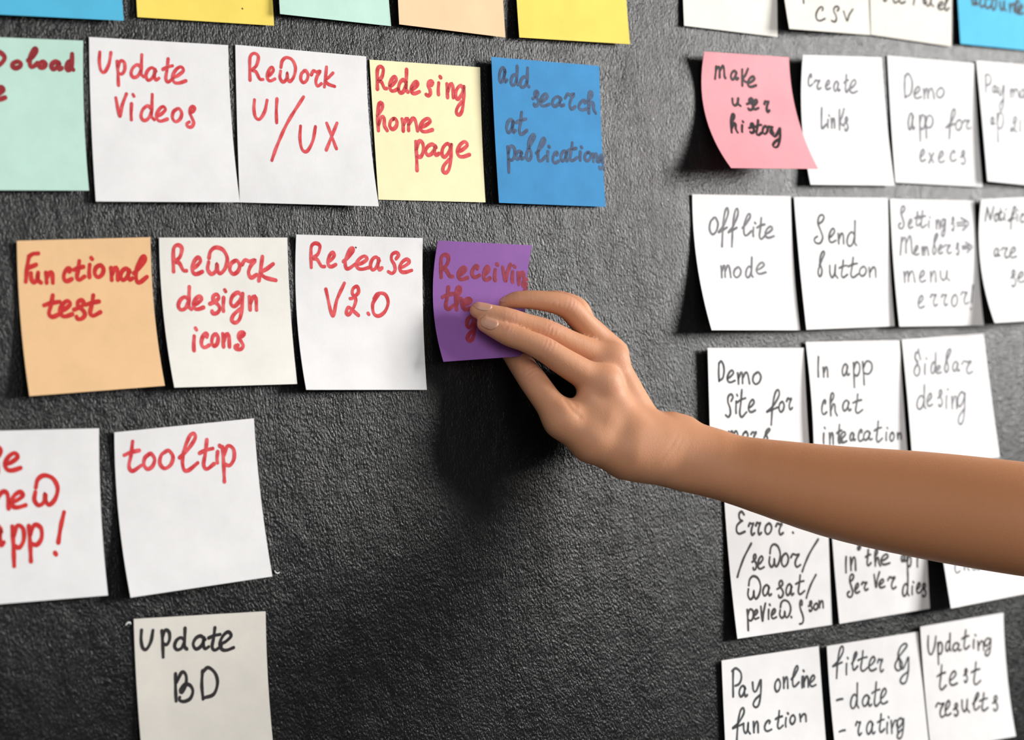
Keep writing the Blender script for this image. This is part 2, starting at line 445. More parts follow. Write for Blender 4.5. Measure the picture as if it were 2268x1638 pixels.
NOTES = [
 # paper, corners TL TR BR BL, left lifts, right lifts, ink, pen width mm, lines, label, group
 ('sky', [(-48,-305),(260,-288),(274,46),(-50,30)], (1,1,5), (1,1,4), None, 0, [], 'sky blue sticky note cut by the top left corner of the picture', 'notes of the top row'),
 ('yellow', [(294,-300),(590,-285),(607,57),(304,38)], (2,1,2), (1,1,2), 'black', .8, [('B', [('.', 136,-156,140,-152)])], 'bright yellow sticky note between the sky blue and the mint notes at the top edge', 'notes of the top row'),
 ('teal', [(610,-290),(846,-265),(866,58),(620,31)], (3,3,5), (1,1,3), None, 0, [], 'mint green sticky note at the top edge beside a peach one', 'notes of the top row'),
 ('peach', [(876,-275),(1106,-250),(1119,83),(884,54)], (3,3,5), (1,1,3), None, 0, [], 'peach sticky note with a faint fold at the top edge', 'notes of the top row'),
 ('yellow', [(1134,-260),(1378,-240),(1395,98),(1150,83)], (2,2,4), (1,1,4), None, 0, [], 'bright yellow sticky note right of the peach note at the top edge', 'notes of the top row'),
 ('teal', [(-66,80),(184,90),(197,422),(-56,421)], (1,1,4), (2,1,4), 'dark', 2.3,
   [('A', T('W -190 378 38 505|o 90 465 160 515|l 210 365 285 505|o 290 468 345 512|a 385 465 465 525|d 500 410 552 530|e -40 660 38 750'))],
   'mint green sticky note cut by the left edge, ending in oload in dark red', 'red written notes'),
 ('white', [(197,82),(505,100),(531,448),(212,446)], (.6,.6,3), (.6,.8,5), 'red', 1.75,
   [('A', T('U 750 395 838 545|p 885 460 945 645|d 990 415 1085 585|a 1100 510 1200 610|t 1230 445 1310 620|e 1300 505 1405 628|V 875 710 955 880|i 980 715 1020 905|d 1065 715 1165 910|e 1180 805 1265 915|o 1300 820 1375 920|Z 1410 805 1475 960'))],
   'white sticky note reading Update Videos in red', 'red written notes'),
 ('white', [(521,99),(811,125),(839,457),(531,448)], (.6,.6,1.5), (.8,1.5,7), 'red', 1.75,
   [('B', T('R 190 220 310 445|e 345 335 410 450|W 450 255 585 460|o 625 365 690 465|r 715 360 800 495|k 820 335 910 500|U 235 610 345 770|I 410 600 440 800|/ 385 585 650 1115|U 620 830 750 1040|x 840 805 930 1030'))],
   'white sticky note reading ReWork UI/UX in red', 'red written notes'),
 ('lemon', [(818,132),(1063,149),(1075,448),(838,442)], (.5,.5,.7), (.6,.6,2), 'red', 2.05,
   [('B', T('R 1260 330 1345 520|e 1370 415 1440 535|d 1445 355 1525 550|e 1550 455 1620 555|S 1675 450 1735 575|i 1768 415 1808 565|n 1850 470 1910 590|g 1920 490 2000 735|h 1265 635 1350 865|o 1370 765 1435 855|m 1475 760 1605 870|e 1625 765 1730 875|p 1590 955 1655 1200|a 1670 980 1785 1075|g 1805 975 1895 1220|e 1935 960 2040 1085|I 2166 1205 2172 1240'))],
   'pale yellow sticky note reading Redesing home page in red', 'red written notes'),
 ('blue', [(1088,126),(1327,146),(1341,458),(1105,449)], (5,4.5,5), (1,1,2.5), 'slate', 1.9,
   [('C', T('a 700 510 760 625|d 790 500 845 645|d 860 515 925 660|s 955 690 1000 800|e 1010 710 1080 800|a 1100 730 1190 805|r 1200 705 1275 825|c 1300 760 1370 830|h 1370 695 1430 855|a 755 900 825 1005|t 830 850 910 1015|p 765 1105 820 1300|a 825 1140 885 1205|b 905 1015 970 1210|l 980 1045 1055 1215|i 1060 1105 1085 1215|c 1105 1150 1150 1230|a 1165 1140 1225 1220|t 1215 1080 1290 1215|i 1305 1110 1330 1210|o 1345 1150 1395 1215|n 1410 1160 1445 1220|s 1450 1170 1490 1275'))],
   'deep blue sticky note reading add search at publications', 'notes on the left half'),
 ('orange', [(37,533),(333,525),(365,854),(65,877)], (2,1.5,6), (3,2,7), 'deep', 2.15,
   [('D', T('F 220 250 345 505|u 280 425 370 515|n 415 420 485 515|c 575 385 650 500|t 670 320 765 490|i 795 290 845 465|o 855 355 940 465|n 1005 375 1075 490|a 1090 385 1200 495|l 1210 275 1330 510|t 400 630 555 825|e 540 680 655 820|s 670 675 775 845|t 780 630 910 815'))],
   'light orange sticky note reading Functional test in red', 'red written notes'),
 ('ivory', [(352,526),(636,526),(658,850),(386,858)], (1,2,9), (1,1.5,5), 'red', 2.05,
   [('E', T('R 150 155 265 370|e 310 255 395 390|W 435 175 600 390|o 615 280 700 390|r 715 270 835 420|k 845 250 990 445|d 200 495 305 680|e 320 570 405 675|s 455 555 540 710|i 555 520 590 690|g 620 540 730 785|n 775 570 840 680|i 315 830 355 1010|c 385 870 450 985|o 470 875 525 975|n 560 870 620 980|Z 660 860 740 1000'))],
   'off white sticky note reading ReWork design icons in red', 'red written notes'),
 ('white', [(656,519),(936,527),(945,863),(678,863)], (2,1,8), (3,1,2), 'red', 1.9,
   [('E', T('R 1265 140 1385 335|e 1410 215 1475 330|l 1535 180 1630 345|e 1640 245 1750 350|a 1755 250 1850 360|S 1900 215 1990 385|e 1990 270 2090 375|V 1395 465 1545 730|2 1555 490 1665 725|. 1732 702 1748 722|0 1770 545 1900 730'))],
   'white sticky note reading Release V2.0 in red beside the purple note', 'red written notes'),
 ('purple', [(970,532),(1178,543),(1166,788),(982,801)], (7,2.5,11), (6,9,19), 'plum', 2.1,
   [('F', T('R 180 260 295 465|e 345 375 430 485|c 470 360 540 465|e 575 370 635 490|i 665 345 715 495|V 750 350 820 500|i 825 365 870 510|n 890 420 950 530|g 930 480 980 640|t 205 555 310 755|h 320 555 405 760|e 380 660 480 755|g 420 820 505 1045'))],
   'curled purple sticky note held by the hand', 'notes on the left half'),
 ('white', [(-105,956),(219,948),(239,1318),(-95,1345)], (1,1,4), (1.5,1,5), 'deep', 2.2,
   [('G', T('S -60 320 8 540|e 35 365 160 500|n -50 665 80 800|e 85 670 200 790|W 265 540 455 775|a -60 935 28 1095|p 95 935 190 1250|p 225 930 330 1215|! 430 830 505 1160'))],
   'white sticky note cut by the left edge, ending in new app! in red', 'red written notes'),
 ('white', [(253,957),(562,926),(603,1276),(289,1323)], (2,1.5,8), (1,2.5,8), 'red', 2.0,
   [('G', T('t 975 275 1105 505|o 1125 370 1215 490|o 1250 345 1360 485|l 1405 210 1550 500|t 1565 260 1680 490|i 1690 305 1740 440|p 1745 310 1840 590'))],
   'white sticky note reading tooltip in red', 'red written notes'),
 ('cream', [(296,1370),(588,1353),(612,1712),(320,1725)], (1,1,4), (3,1.5,4), 'black', 1.75,
   [('H', T('U 330 345 470 570|p 575 345 670 660|d 725 320 870 575|a 940 410 1125 570|t 1125 315 1275 580|e 1255 365 1420 580|B 725 840 940 1185|D 1045 785 1230 1155'))],
   'cream sticky note reading Update BD in black at the bottom edge', 'notes on the left half'),
 # ---- right half
 ('ivory', [(1506,-230),(1720,-212),(1722,82),(1515,57)], (1,1.2,2), (.8,.8,1.5), None, 0, [], 'blank ivory sticky note at the top edge above the pink note', 'black written notes'),
 ('cream', [(1718,-228),(1926,-218),(1933,78),(1748,64)], (1,3,9), (.5,.5,1.2), 'black', 1.35,
   [('I', T('c 1195 60 1275 180|S 1330 55 1400 190|V 1435 80 1515 180|p 1080 -160 1140 28'))], 'cream sticky note at the top edge ending in csv', 'black written notes'),
 ('cream', [(1923,-218),(2112,-200),(2107,103),(1929,77)], (1.2,1.4,1.8), (.8,.8,1.5), 'black', 1.4,
   [('J', T('s 330 -90 368 10|c 420 -60 458 25|c 470 -60 520 28|/ 590 -120 625 40|r 650 -60 700 35|u 690 -30 760 55|e 795 15 850 80|l 850 -30 890 90'))], 'cream sticky note at the top edge between csv and the bright blue note', 'black written notes'),
 ('sky', [(2112,-200),(2300,-188),(2318,116),(2127,97)], (1,1.5,3), (1,1,2), 'black', 1.6,
   [('J', T('a 1085 -40 1130 45|c 1150 -40 1190 60|c 1195 -35 1240 70|o 1250 -20 1290 85|u 1320 10 1370 90|n 1400 30 1445 100|t 1440 -30 1490 115|e 1470 40 1520 120'))], 'bright blue sticky note in the top right corner ending in account', 'black written notes'),
 ('pink', [(1560,114),(1747,127),(1812,374),(1619,372)], (7,3.5,21), (3,7,22), 'black', 1.75,
   [('I', T('M 325 565 415 680|a 460 610 525 690|K 555 595 610 740|e 605 660 680 750|u 475 850 545 915|s 600 850 660 950|e 650 860 700 945|r 750 870 795 970|h 460 985 520 1145|i 553 1050 572 1140|s 620 1065 665 1150|t 665 1040 730 1170|o 735 1090 780 1160|r 780 1090 830 1160|y 820 1110 890 1275'))], 'pink sticky note curling off the wall, reading Make user history', 'black written notes'),
 ('white', [(1778,121),(1952,127),(1981,411),(1795,409)], (7,2,5), (1,1,3), 'pale', 1.4,
   [('S', T('c 445 320 490 450|r 510 380 585 485|e 635 385 690 485|a 725 395 795 510|t 840 325 890 520|e 900 380 985 525|L 590 690 650 915|i 652 770 684 905|n 700 800 740 910|K 785 700 840 930|s 840 790 885 940'))], 'white sticky note reading create links, tucked behind the pink note', 'black written notes'),
 ('white', [(1965,123),(2157,140),(2176,414),(1983,404)], (.8,1,2), (.8,1,2.5), 'pale', 1.4,
   [('J', T('D 515 620 580 825|e 595 730 655 830|m 675 740 765 835|o 785 740 850 825|a 545 950 600 1100|p 640 970 690 1190|p 690 975 755 1165|f 865 920 945 1170|o 945 1010 1000 1100|r 1010 1010 1070 1090|e 645 1260 690 1360|x 720 1290 760 1375|e 800 1275 850 1370|c 900 1270 950 1360|s 985 1270 1030 1385'))], 'white sticky note reading Demo app for execs', 'black written notes'),
 ('white', [(2162,134),(2345,150),(2372,420),(2187,401)], (1.5,4.5,7), (1,1,3), 'pale', 1.4,
   [('J', T('P 1195 625 1245 780|a 1255 720 1300 785|y 1310 720 1355 930|m 1405 745 1480 825|a 1490 750 1545 830|a 1240 985 1275 1055|p 1295 950 1350 1200|2 1405 985 1465 1115|i 1485 960 1502 1110|n 1530 1000 1600 1110'))], 'white sticky note cut by the right edge, starting with Payme', 'black written notes'),
 ('white', [(1533,430),(1751,434),(1772,731),(1576,731)], (1,3,13), (1,1.5,5), 'pale', 1.4,
   [('K', T('o 340 345 435 525|f 440 245 545 655|f 545 250 650 655|l 690 305 790 535|i 795 400 845 545|t 850 350 940 575|e 935 440 1030 560|m 465 850 570 985|o 600 875 680 985|d 730 770 805 985|e 840 825 945 945'))], 'white sticky note reading off like mode', 'black written notes'),
 ('white', [(1758,436),(1966,438),(1981,722),(1786,730)], (1,4,8), (1,1,3), 'grey', 1.4,
   [('K', T('Z 1460 315 1570 620|e 1615 460 1690 610|n 1715 510 1780 625|d 1810 380 1910 650|b 1500 705 1570 975|u 1625 850 1710 990|t 1725 800 1815 985|t 1820 770 1930 985')), ('L', T('o 15 870 95 980|n 125 875 210 990'))], 'white sticky note reading Send Button', 'black written notes'),
 ('white', [(1971,440),(2157,444),(2179,720),(1992,723)], (1,3,7), (1,1.5,4), 'pale', 1.4,
   [('L', T('Z 460 185 535 440|e 570 330 620 435|t 640 250 710 410|t 690 240 775 430|i 795 310 825 430|n 885 340 930 445|g 940 330 995 530|s 1060 310 1090 465|> 1120 320 1255 460|M 480 520 625 740|e 640 630 690 740|m 725 640 800 745|b 845 495 905 735|e 910 620 960 725|r 970 620 1060 725|s 1110 600 1145 740|> 1180 595 1290 715|m 520 915 645 1050|e 695 915 765 1045|n 820 920 890 1045|u 935 915 1040 1030|e 680 1200 750 1340|r 820 1180 900 1320|r 945 1180 1015 1315|o 1060 1190 1130 1325|r 1165 1150 1250 1300|! 1275 1085 1305 1355'))], 'white sticky note reading Settings Members menu error!', 'black written notes'),
 ('white', [(2173,441),(2358,433),(2390,703),(2203,715)], (5,4,15), (1,1,3), 'grey', 1.4,
   [('L', T('N 1440 190 1540 360|o 1545 270 1590 360|t 1590 210 1640 350|i 1650 220 1690 350|f 1700 190 1790 450|i 1795 230 1825 360|c 1840 270 1890 370|a 1540 660 1610 760|r 1625 650 1710 775|e 1720 650 1800 770|s 1730 910 1790 1100|e 1810 930 1890 1050'))], 'white sticky note cut by the right edge, starting with Notific', 'black written notes'),
 ('white', [(1567,770),(1780,770),(1797,1055),(1575,1062)], (4,4,4), (1,1,2), 'grey', 1.45,
   [('M', T('D 300 405 370 665|e 410 525 510 680|m 545 545 700 700|o 740 550 850 705|S 390 835 490 1130|i 515 840 550 1080|t 540 780 660 1130|e 685 905 775 1065|f 925 780 1090 1230|o 1080 930 1150 1065|r 1180 880 1255 1035|m 430 1305 560 1440|o 610 1320 680 1430|r 720 1320 800 1430|b 885 1280 965 1440'))], 'white sticky note reading Demo Site for, above the forearm', 'black written notes'),
 ('white', [(1784,757),(1992,753),(2013,1038),(1803,1045)], (1.5,5,5), (1,1,2), 'grey', 1.45,
   [('M', T('I 1580 350 1602 610|n 1655 480 1720 610|a 1900 440 1995 600|p 2045 420 2130 745|c 1635 910 1700 1095|h 1740 820 1835 1110|a 1905 910 2015 1055|t 2040 835 2165 1080|i 1650 1265 1685 1470|n 1735 1330 1790 1480|t 1830 1230 1900 1470|e 1870 1320 1960 1460|a 2000 1330 2070 1440')), ('N', T('p 125 450 245 745|c 70 1305 130 1450|a 135 1320 245 1440|t 270 1200 370 1460|i 410 1280 445 1440|o 465 1340 520 1450|n 560 1345 610 1420'))], 'white sticky note reading In app chat, above the forearm', 'black written notes'),
 ('white', [(1997,752),(2178,738),(2214,1012),(2022,1036)], (1,4.5,7), (.8,1,2), 'pale', 1.4,
   [('N', T('8 765 325 850 635|~ 822 300 828 350|i 890 410 938 615|d 980 345 1050 605|e 1045 500 1110 600|b 1150 295 1230 590|a 1250 450 1340 580|r 1365 440 1500 605|d 805 745 915 1050|e 930 850 1000 1010|s 1065 810 1125 1015|i 1160 795 1205 1040|n 1240 880 1310 1045|g 1310 830 1415 1240'))], 'white sticky note reading Sidebar desing, above the forearm', 'black written notes'),
 ('white', [(1603,1088),(1831,1062),(1843,1383),(1633,1414)], (1,2,5), (.8,.8,1.5), 'black', 1.45,
   [('O', T('E 250 160 345 405|r 385 280 450 420|r 465 275 525 415|o 565 290 640 410|r 685 285 765 415|. 866 384 880 400|/ 262 510 415 880|s 425 630 475 800|e 485 650 555 790|W 610 520 735 770|o 745 620 825 765|r 850 620 955 770|/ 975 465 1150 820|W 375 870 520 1125|a 540 965 635 1090|s 700 920 770 1105|a 795 955 880 1085|t 905 860 1000 1070|/ 1020 855 1125 1110|p 370 1235 440 1465|e 440 1240 495 1340|V 520 1170 570 1365|i 595 1180 628 1340|e 635 1230 690 1335|W 725 1135 850 1330|. 848 1312 862 1328|j 945 1135 990 1395|s 1045 1145 1085 1255|o 1100 1170 1150 1240|n 1160 1140 1210 1215'))], 'white sticky note reading Error /sewor/ below the forearm', 'black written notes'),
 ('white', [(1836,1088),(2043,1050),(2059,1347),(1859,1381)], (1,2,4), (3,3,3), 'black', 1.45,
   [('P', T('I 262 570 278 745|n 320 570 385 720|t 490 490 550 670|h 590 490 655 670|e 660 540 760 655|a 890 540 940 625|p 955 560 1000 780|I 1062 580 1078 680|Z 285 765 360 1020|e 370 865 420 975|r 445 850 515 945|V 585 740 645 910|e 640 820 705 915|r 740 790 830 930|d 905 760 975 1010|i 1002 850 1035 990|e 1060 860 1110 975|s 1115 870 1168 1015|g 395 380 440 490'))], 'white sticky note ending in Server dies below the forearm', 'black written notes'),
 ('white', [(2060,1060),(2255,1030),(2292,1310),(2106,1347)], (2,9,16), (1,1,3), 'pale', 1.4,
   [('P', T('c 1490 600 1550 750|h 1590 600 1650 720|a 1680 640 1770 720'))], 'white sticky note at the right edge, mostly hidden below the forearm', 'black written notes'),
 ('white', [(1598,1462),(1813,1430),(1836,1725),(1612,1755)], (2,2,2.5), (1,1,1.5), 'grey', 1.45,
   [('Q', T('P 280 765 395 1110|a 365 975 465 1115|y 530 910 635 1240|o 800 900 870 1050|n 905 870 965 1005|l 1000 735 1095 985|i 1120 790 1165 1000|n 1150 860 1215 990|e 1225 850 1300 985|f 290 1250 430 1640|u 420 1430 500 1560|n 540 1410 605 1545|c 675 1400 760 1530|t 810 1285 900 1500|i 915 1310 980 1475|o 985 1335 1050 1445|n 1105 1320 1190 1410'))], 'white sticky note reading Pay online function at the bottom edge', 'black written notes'),
 ('white', [(1831,1430),(2033,1398),(2062,1690),(1858,1725)], (3,3,5), (1,1,2), 'grey', 1.4,
   [('R', T('f 215 440 330 780|i 350 560 385 740|l 415 500 480 690|t 485 490 590 705|e 600 550 680 700|r 695 570 755 715|b 880 410 1010 700|y 930 560 1030 840|- 255 1000 320 1022|d 405 835 490 1105|a 530 960 630 1085|t 635 825 725 1080|e 725 890 800 1055|- 285 1335 345 1360|r 460 1240 520 1395|a 575 1240 665 1385|t 695 1165 770 1360|i 785 1195 825 1370|n 840 1230 920 1370|g 895 1210 980 1430'))], 'white sticky note reading filter by date rating at the bottom edge', 'black written notes'),
 ('white', [(2038,1387),(2222,1356),(2250,1630),(2062,1663)], (3,1.5,1.5), (1,1,5), 'black', 1.35,
   [('R', T('U 1235 330 1320 525|p 1340 395 1390 630|d 1425 300 1480 490|a 1500 400 1590 490|t 1600 265 1680 470|i 1712 315 1758 460|n 1770 380 1840 480|g 1840 350 1915 540|t 1335 640 1430 905|e 1465 705 1550 855|s 1620 680 1660 825|t 1700 610 1800 850|r 1320 1040 1420 1200|e 1420 1020 1480 1180|s 1510 1050 1560 1185|u 1600 1010 1680 1145|l 1715 935 1790 1120|t 1790 940 1880 1130|s 1930 970 1985 1130'))], 'white sticky note reading Updating test results in the bottom right corner', 'black written notes'),
]
rng = random.Random(5)
for paper, corners, L, R, ink, pen, lines, label, group in NOTES:
    nt = Note(corners, L, R)
    sheet = paper_sheet('sticky_note', nt, PAPER[paper])
    tag(sheet, label, 'sticky note', group)
    if lines:
        handwriting(nt, lines, pen, INK[ink], sheet, rng)
    if 'Release' in label:
        spot = handwriting(nt, [('E', [('.', 1634, 172, 1642, 178)])], 0.8, INK['black'], sheet, rng)
        spot.name = 'ink_spot'; spot['label'] = 'tiny black dot'

# two curled chips of pale paint stuck to the wall
def paint_fleck(pts, rad, label):
    P = [at(x, y, rad) for x, y in catmull(pts, 1.5)]
    V, F = [], []
    for i, p in enumerate(P):
        t = P[min(i + 1, len(P) - 1)] - P[max(i - 1, 0)]; t /= np.linalg.norm(t)
        a = np.array([0, -1.0, 0]); s_ = np.cross(t, a); s_ /= np.linalg.norm(s_)
        r = rad * (0.35 + 0.65 * math.sin(math.pi * (i + 0.6) / (len(P) + 0.2)))
        for k in range(6):
            g = k * math.pi / 3
            V.append(p + r * (math.cos(g) * a + math.sin(g) * s_))
    for i in range(len(P) - 1):
        for k in range(6):
            F.append((i*6 + k, i*6 + (k+1) % 6, i*6 + 6 + (k+1) % 6, i*6 + 6 + k))
    F.append(tuple(range(6))); F.append(tuple(range(len(V) - 1, len(V) - 7, -1)))
    o = mesh_obj('paint_fleck', V, F, PAPER['white'])
    tag(o, label, 'paint fleck', 'paint flecks on the wall')
paint_fleck([(278,1384),(282,1379),(288,1378),(289,1382)], 0.0005, 'pale curled paint fleck at the upper left corner of the Update BD note')
paint_fleck([(608,1262),(610,1267),(615,1269),(620,1266)], 0.0004, 'pale hooked paint fleck at the lower right corner of the tooltip note')
# ------------------------------------------------------------------ the arm and hand: one continuous skin grown round a skeleton
def J(px, py, d, hw, reach=True):
    """joint seen at (px, py), d mm off the wall, hw pixels half width -> point and radius in mm"""
    if reach and d > 20: d = 20 + (d - 20) * 0.75 if d < 45 else 38.75 + (d - 45) * 0.5
    p = at(px, py, d * 1e-3)
    return np.append(p * 1e3, hw * depth(p) / FPX * 1e3)

K = lambda px, py, d, hw: J(px, py, d, hw, False)

INDEX  = [J(1330,850,45,36), J(1252,803,41,31), J(1203,772,37,28), J(1163,754,32,25.5), J(1125,741,26,24.5), J(1074,717,18,18.5)]
MIDDLE = [J(1350,800,36,34), J(1264,760,32,28.5), J(1209,733,29,27), J(1160,716,25,24), J(1116,702,21,23), J(1058,687,15,18.5)]
RING   = [J(1360,780,28,31), J(1300,724,29,29), J(1254,679,29,26), J(1195,665,24,22.5), J(1143,664,18,19), J(1117,672,13.5,13)]
PINKY  = [J(1354,778,20,24), J(1306,722,21,20), J(1281,678,21,20), J(1228,660,15,18), J(1195,666,9,14)]
THUMB  = [J(1245,930,38,37), J(1210,884,31,32.5), J(1177,838,22,31), J(1146,795,12,27), J(1118,757,6.5,22)]
PALM = [
    (J(1332,852,45,37), J(1425,1010,60,50)), (J(1352,802,36,34), J(1440,985,55,44)),
    (J(1358,790,28,27), J(1438,960,48,34)), (J(1352,792,20,23), J(1444,948,42,30)),
    (J(1340,838,26,32), J(1420,985,42,46)), (J(1352,800,10,24), J(1440,955,28,32)), (J(1345,815,16,28), J(1432,970,34,40)),
    (J(1245,930,38,37), J(1310,975,46,46)), (J(1310,975,46,46), J(1385,1000,56,58)),
    (J(1305,885,44,30), J(1385,965,54,52)), (J(1275,915,40,30), J(1330,940,48,44)),
    (J(1400,962,54,56), K(1570,1018,57,66)),
    (J(1335,848,46,39), J(1337,846,47,39)), (J(1353,796,38,36), J(1355,794,38,36)),
]
FORE = [
    [K(1440,962,43,44), K(1500,978,48,50), K(1600,1014,62,56), K(1840,1070,102,86), K(2050,1101,138,102), K(2268,1130,176,108), K(2420,1150,202,106), K(2620,1185,246,112), K(2800,1215,296,120)],
    [K(1395,1000,45,54), K(1445,1008,48,60), K(1500,1030,52,54), K(1600,1050,66,58), K(1840,1102,106,88), K(2050,1134,142,104), K(2268,1164,182,112), K(2420,1180,208,114), K(2620,1205,252,120), K(2800,1230,300,124)],
]
ULNA = (K(1490,939,48,26), K(1516,947,50,27))
VOX = 0.9
allj = np.array(INDEX + MIDDLE + RING + PINKY + THUMB + [j for s in PALM for j in s] + [j for s in FORE for j in s] + list(ULNA))
lo = (allj[:, :3] - allj[:, 3:]).min(0) - 5
hi = (allj[:, :3] + allj[:, 3:]).max(0) + 5
NG = np.ceil((hi - lo) / VOX).astype(int) + 1
FAR = np.float32(25.0)

def capsule_into(field, a, b, k):
    """smooth union of a tapering limb segment into a field (mm)"""
    r = max(a[3], b[3]) + 6 + k
    i0 = np.maximum(((np.minimum(a[:3], b[:3]) - r - lo) / VOX).astype(int), 0)
    i1 = np.minimum(((np.maximum(a[:3], b[:3]) + r - lo) / VOX).astype(int) + 2, NG)
    ax = [(lo[q] + np.arange(i0[q], i1[q]) * VOX).astype(np.float32) for q in range(3)]
    X, Y, Z = np.meshgrid(*ax, indexing='ij', sparse=True)
    d = (b - a)[:3]; L2 = max(float(d @ d), 1e-6)
    t = np.clip(((X - a[0]) * d[0] + (Y - a[1]) * d[1] + (Z - a[2]) * d[2]) / L2, 0, 1)
    dist = np.sqrt((X - a[0] - t*d[0])**2 + (Y - a[1] - t*d[1])**2 + (Z - a[2] - t*d[2])**2) - (a[3] + (b[3] - a[3]) * t)
    sl = tuple(slice(i0[q], i1[q]) for q in range(3))
    field[sl] = smin(field[sl], dist.astype(np.float32), k)
def smin(a, b, k):
    h = np.clip(0.5 + 0.5 * (b - a) / k, 0, 1)
    return b + (a - b) * h - k * h * (1 - h)

def spline(ch, n=5):
    """smooth chain of short segments through the joints"""
    P = [2 * ch[0] - ch[1]] + list(ch) + [2 * ch[-1] - ch[-2]]
    out = []
    for i in range(1, len(P) - 2):
        for k in range(n):
            t = k / n
            out.append(0.5 * ((2*P[i]) + (-P[i-1] + P[i+1])*t + (2*P[i-1] - 5*P[i] + 4*P[i+1] - P[i+2])*t*t + (-P[i-1] + 3*P[i] - 3*P[i+1] + P[i+2])*t**3))
    return out + [ch[-1]]
def limb(chain):
    f = np.full(NG, FAR, np.float32)
    c = spline(chain)
    for a, b in zip(c, c[1:]): capsule_into(f, a, b, 0.02)
    return f
body = np.full(NG, FAR, np.float32)
for a, b in PALM: capsule_into(body, a, b, 5.0)
for ch in FORE:
    body = smin(body, limb(ch), 7.0)
capsule_into(body, *ULNA, 5.0)
total = body.copy()
for chain, kk in ((INDEX, 5.0), (MIDDLE, 5.0), (RING, 5.0), (PINKY, 4.0), (THUMB, 6.0)):
    total = np.minimum(total, smin(body, limb(chain), kk))

def surface_nets(f):
    nx, ny, nz = f.shape
    ins = f < 0
    c = [(i, j, k) for i in (0, 1) for j in (0, 1) for k in (0, 1)]
    sub = lambda A, i, j, k: A[i:nx-1+i, j:ny-1+j, k:nz-1+k]
    cnt = sum(sub(ins, *q).astype(np.int8) for q in c)
    act = (cnt > 0) & (cnt < 8)
    ids = np.full(act.shape, -1, np.int64)
    cell = np.argwhere(act)
    ids[act] = np.arange(len(cell))
    val = np.stack([f[cell[:, 0] + i, cell[:, 1] + j, cell[:, 2] + k] for i, j, k in c], 1)
    acc = np.zeros((len(cell), 3)); num = np.zeros(len(cell))
    for p in range(8):
        for q in range(p + 1, 8):
            if sum(abs(c[p][z] - c[q][z]) for z in range(3)) != 1: continue
            x, y = val[:, p], val[:, q]
            mk = (x < 0) != (y < 0)
            t = np.where(mk, x / np.where(mk, x - y, 1), 0)
            pt = np.array(c[p])[None] + t[:, None] * (np.array(c[q]) - np.array(c[p]))[None]
            acc[mk] += pt[mk]; num[mk] += 1
    V = lo + (cell + acc / num[:, None]) * VOX
    F = []
    for axis in range(3):
        o = [a for a in range(3) if a != axis]
        s0 = [slice(1, -1)] * 3; s1 = [slice(1, -1)] * 3
        s0[axis] = slice(0, -1); s1[axis] = slice(1, None)
        A, B = ins[tuple(s0)], ins[tuple(s1)]
        e = np.argwhere(A != B)
        flip = A[tuple(e.T)]
        base = e + np.array([0 if a == axis else 1 for a in range(3)])
        quad = []
        for du, dv in ((-1, -1), (0, -1), (0, 0), (-1, 0)):
            q = base.copy(); q[:, o[0]] += du; q[:, o[1]] += dv
            quad.append(ids[tuple(q.T)])
        quad = np.stack(quad, 1)
        if axis == 1: flip = ~flip
        quad[~flip] = quad[~flip][:, ::-1]
        F.append(quad)
    return V, np.concatenate(F)

V, F = surface_nets(total)
def edges_of(F): return np.concatenate([F[:, [0, 1]], F[:, [1, 2]], F[:, [2, 3]], F[:, [3, 0]]])
E_ = edges_of(F)
deg = np.bincount(E_[:, 0], minlength=len(V)) + np.bincount(E_[:, 1], minlength=len(V))
def smooth(V, it, lam=0.5):
    for _ in range(it):
        S = np.zeros_like(V)
        for q in range(3):
            S[:, q] = np.bincount(E_[:, 0], V[E_[:, 1], q], len(V)) + np.bincount(E_[:, 1], V[E_[:, 0], q], len(V))
        V = V + lam * (S / deg[:, None] - V)
    return V
V = smooth(V, 4)
V2 = smooth(V, 60)
wf = np.clip((V[:, 0] - FORE[0][1][0] - 6) / 25, 0, 1)[:, None]          # the forearm is smoother than the hand
V = V * (1 - wf) + V2 * wf
def sample(P):
    """trilinear value of the body field at points in mm"""
    g = (P - lo) / VOX
    i = np.clip(np.floor(g).astype(int), 0, NG - 2); t = g - i
    out = 0
    for a in (0, 1):
        for b in (0, 1):
            for c_ in (0, 1):
                w = (t[..., 0] if a else 1 - t[..., 0]) * (t[..., 1] if b else 1 - t[..., 1]) * (t[..., 2] if c_ else 1 - t[..., 2])
                out = out + w * total[i[..., 0] + a, i[..., 1] + b, i[..., 2] + c_]
    return out
def grad(P, h=0.8):
    g = np.stack([sample(P + np.eye(3)[q] * h) - sample(P - np.eye(3)[q] * h) for q in range(3)], -1)
    return g / (np.linalg.norm(g, axis=-1, keepdims=True) + 1e-9)
N_ = grad(V)
VIEW = (CAM * 1e3 - allj[:40, :3].mean(0)); VIEW /= np.linalg.norm(VIEW)
UP = np.array([0, 0, 1.0])
DORSAL = VIEW * 0.8 + UP * 0.45; DORSAL /= np.linalg.norm(DORSAL)

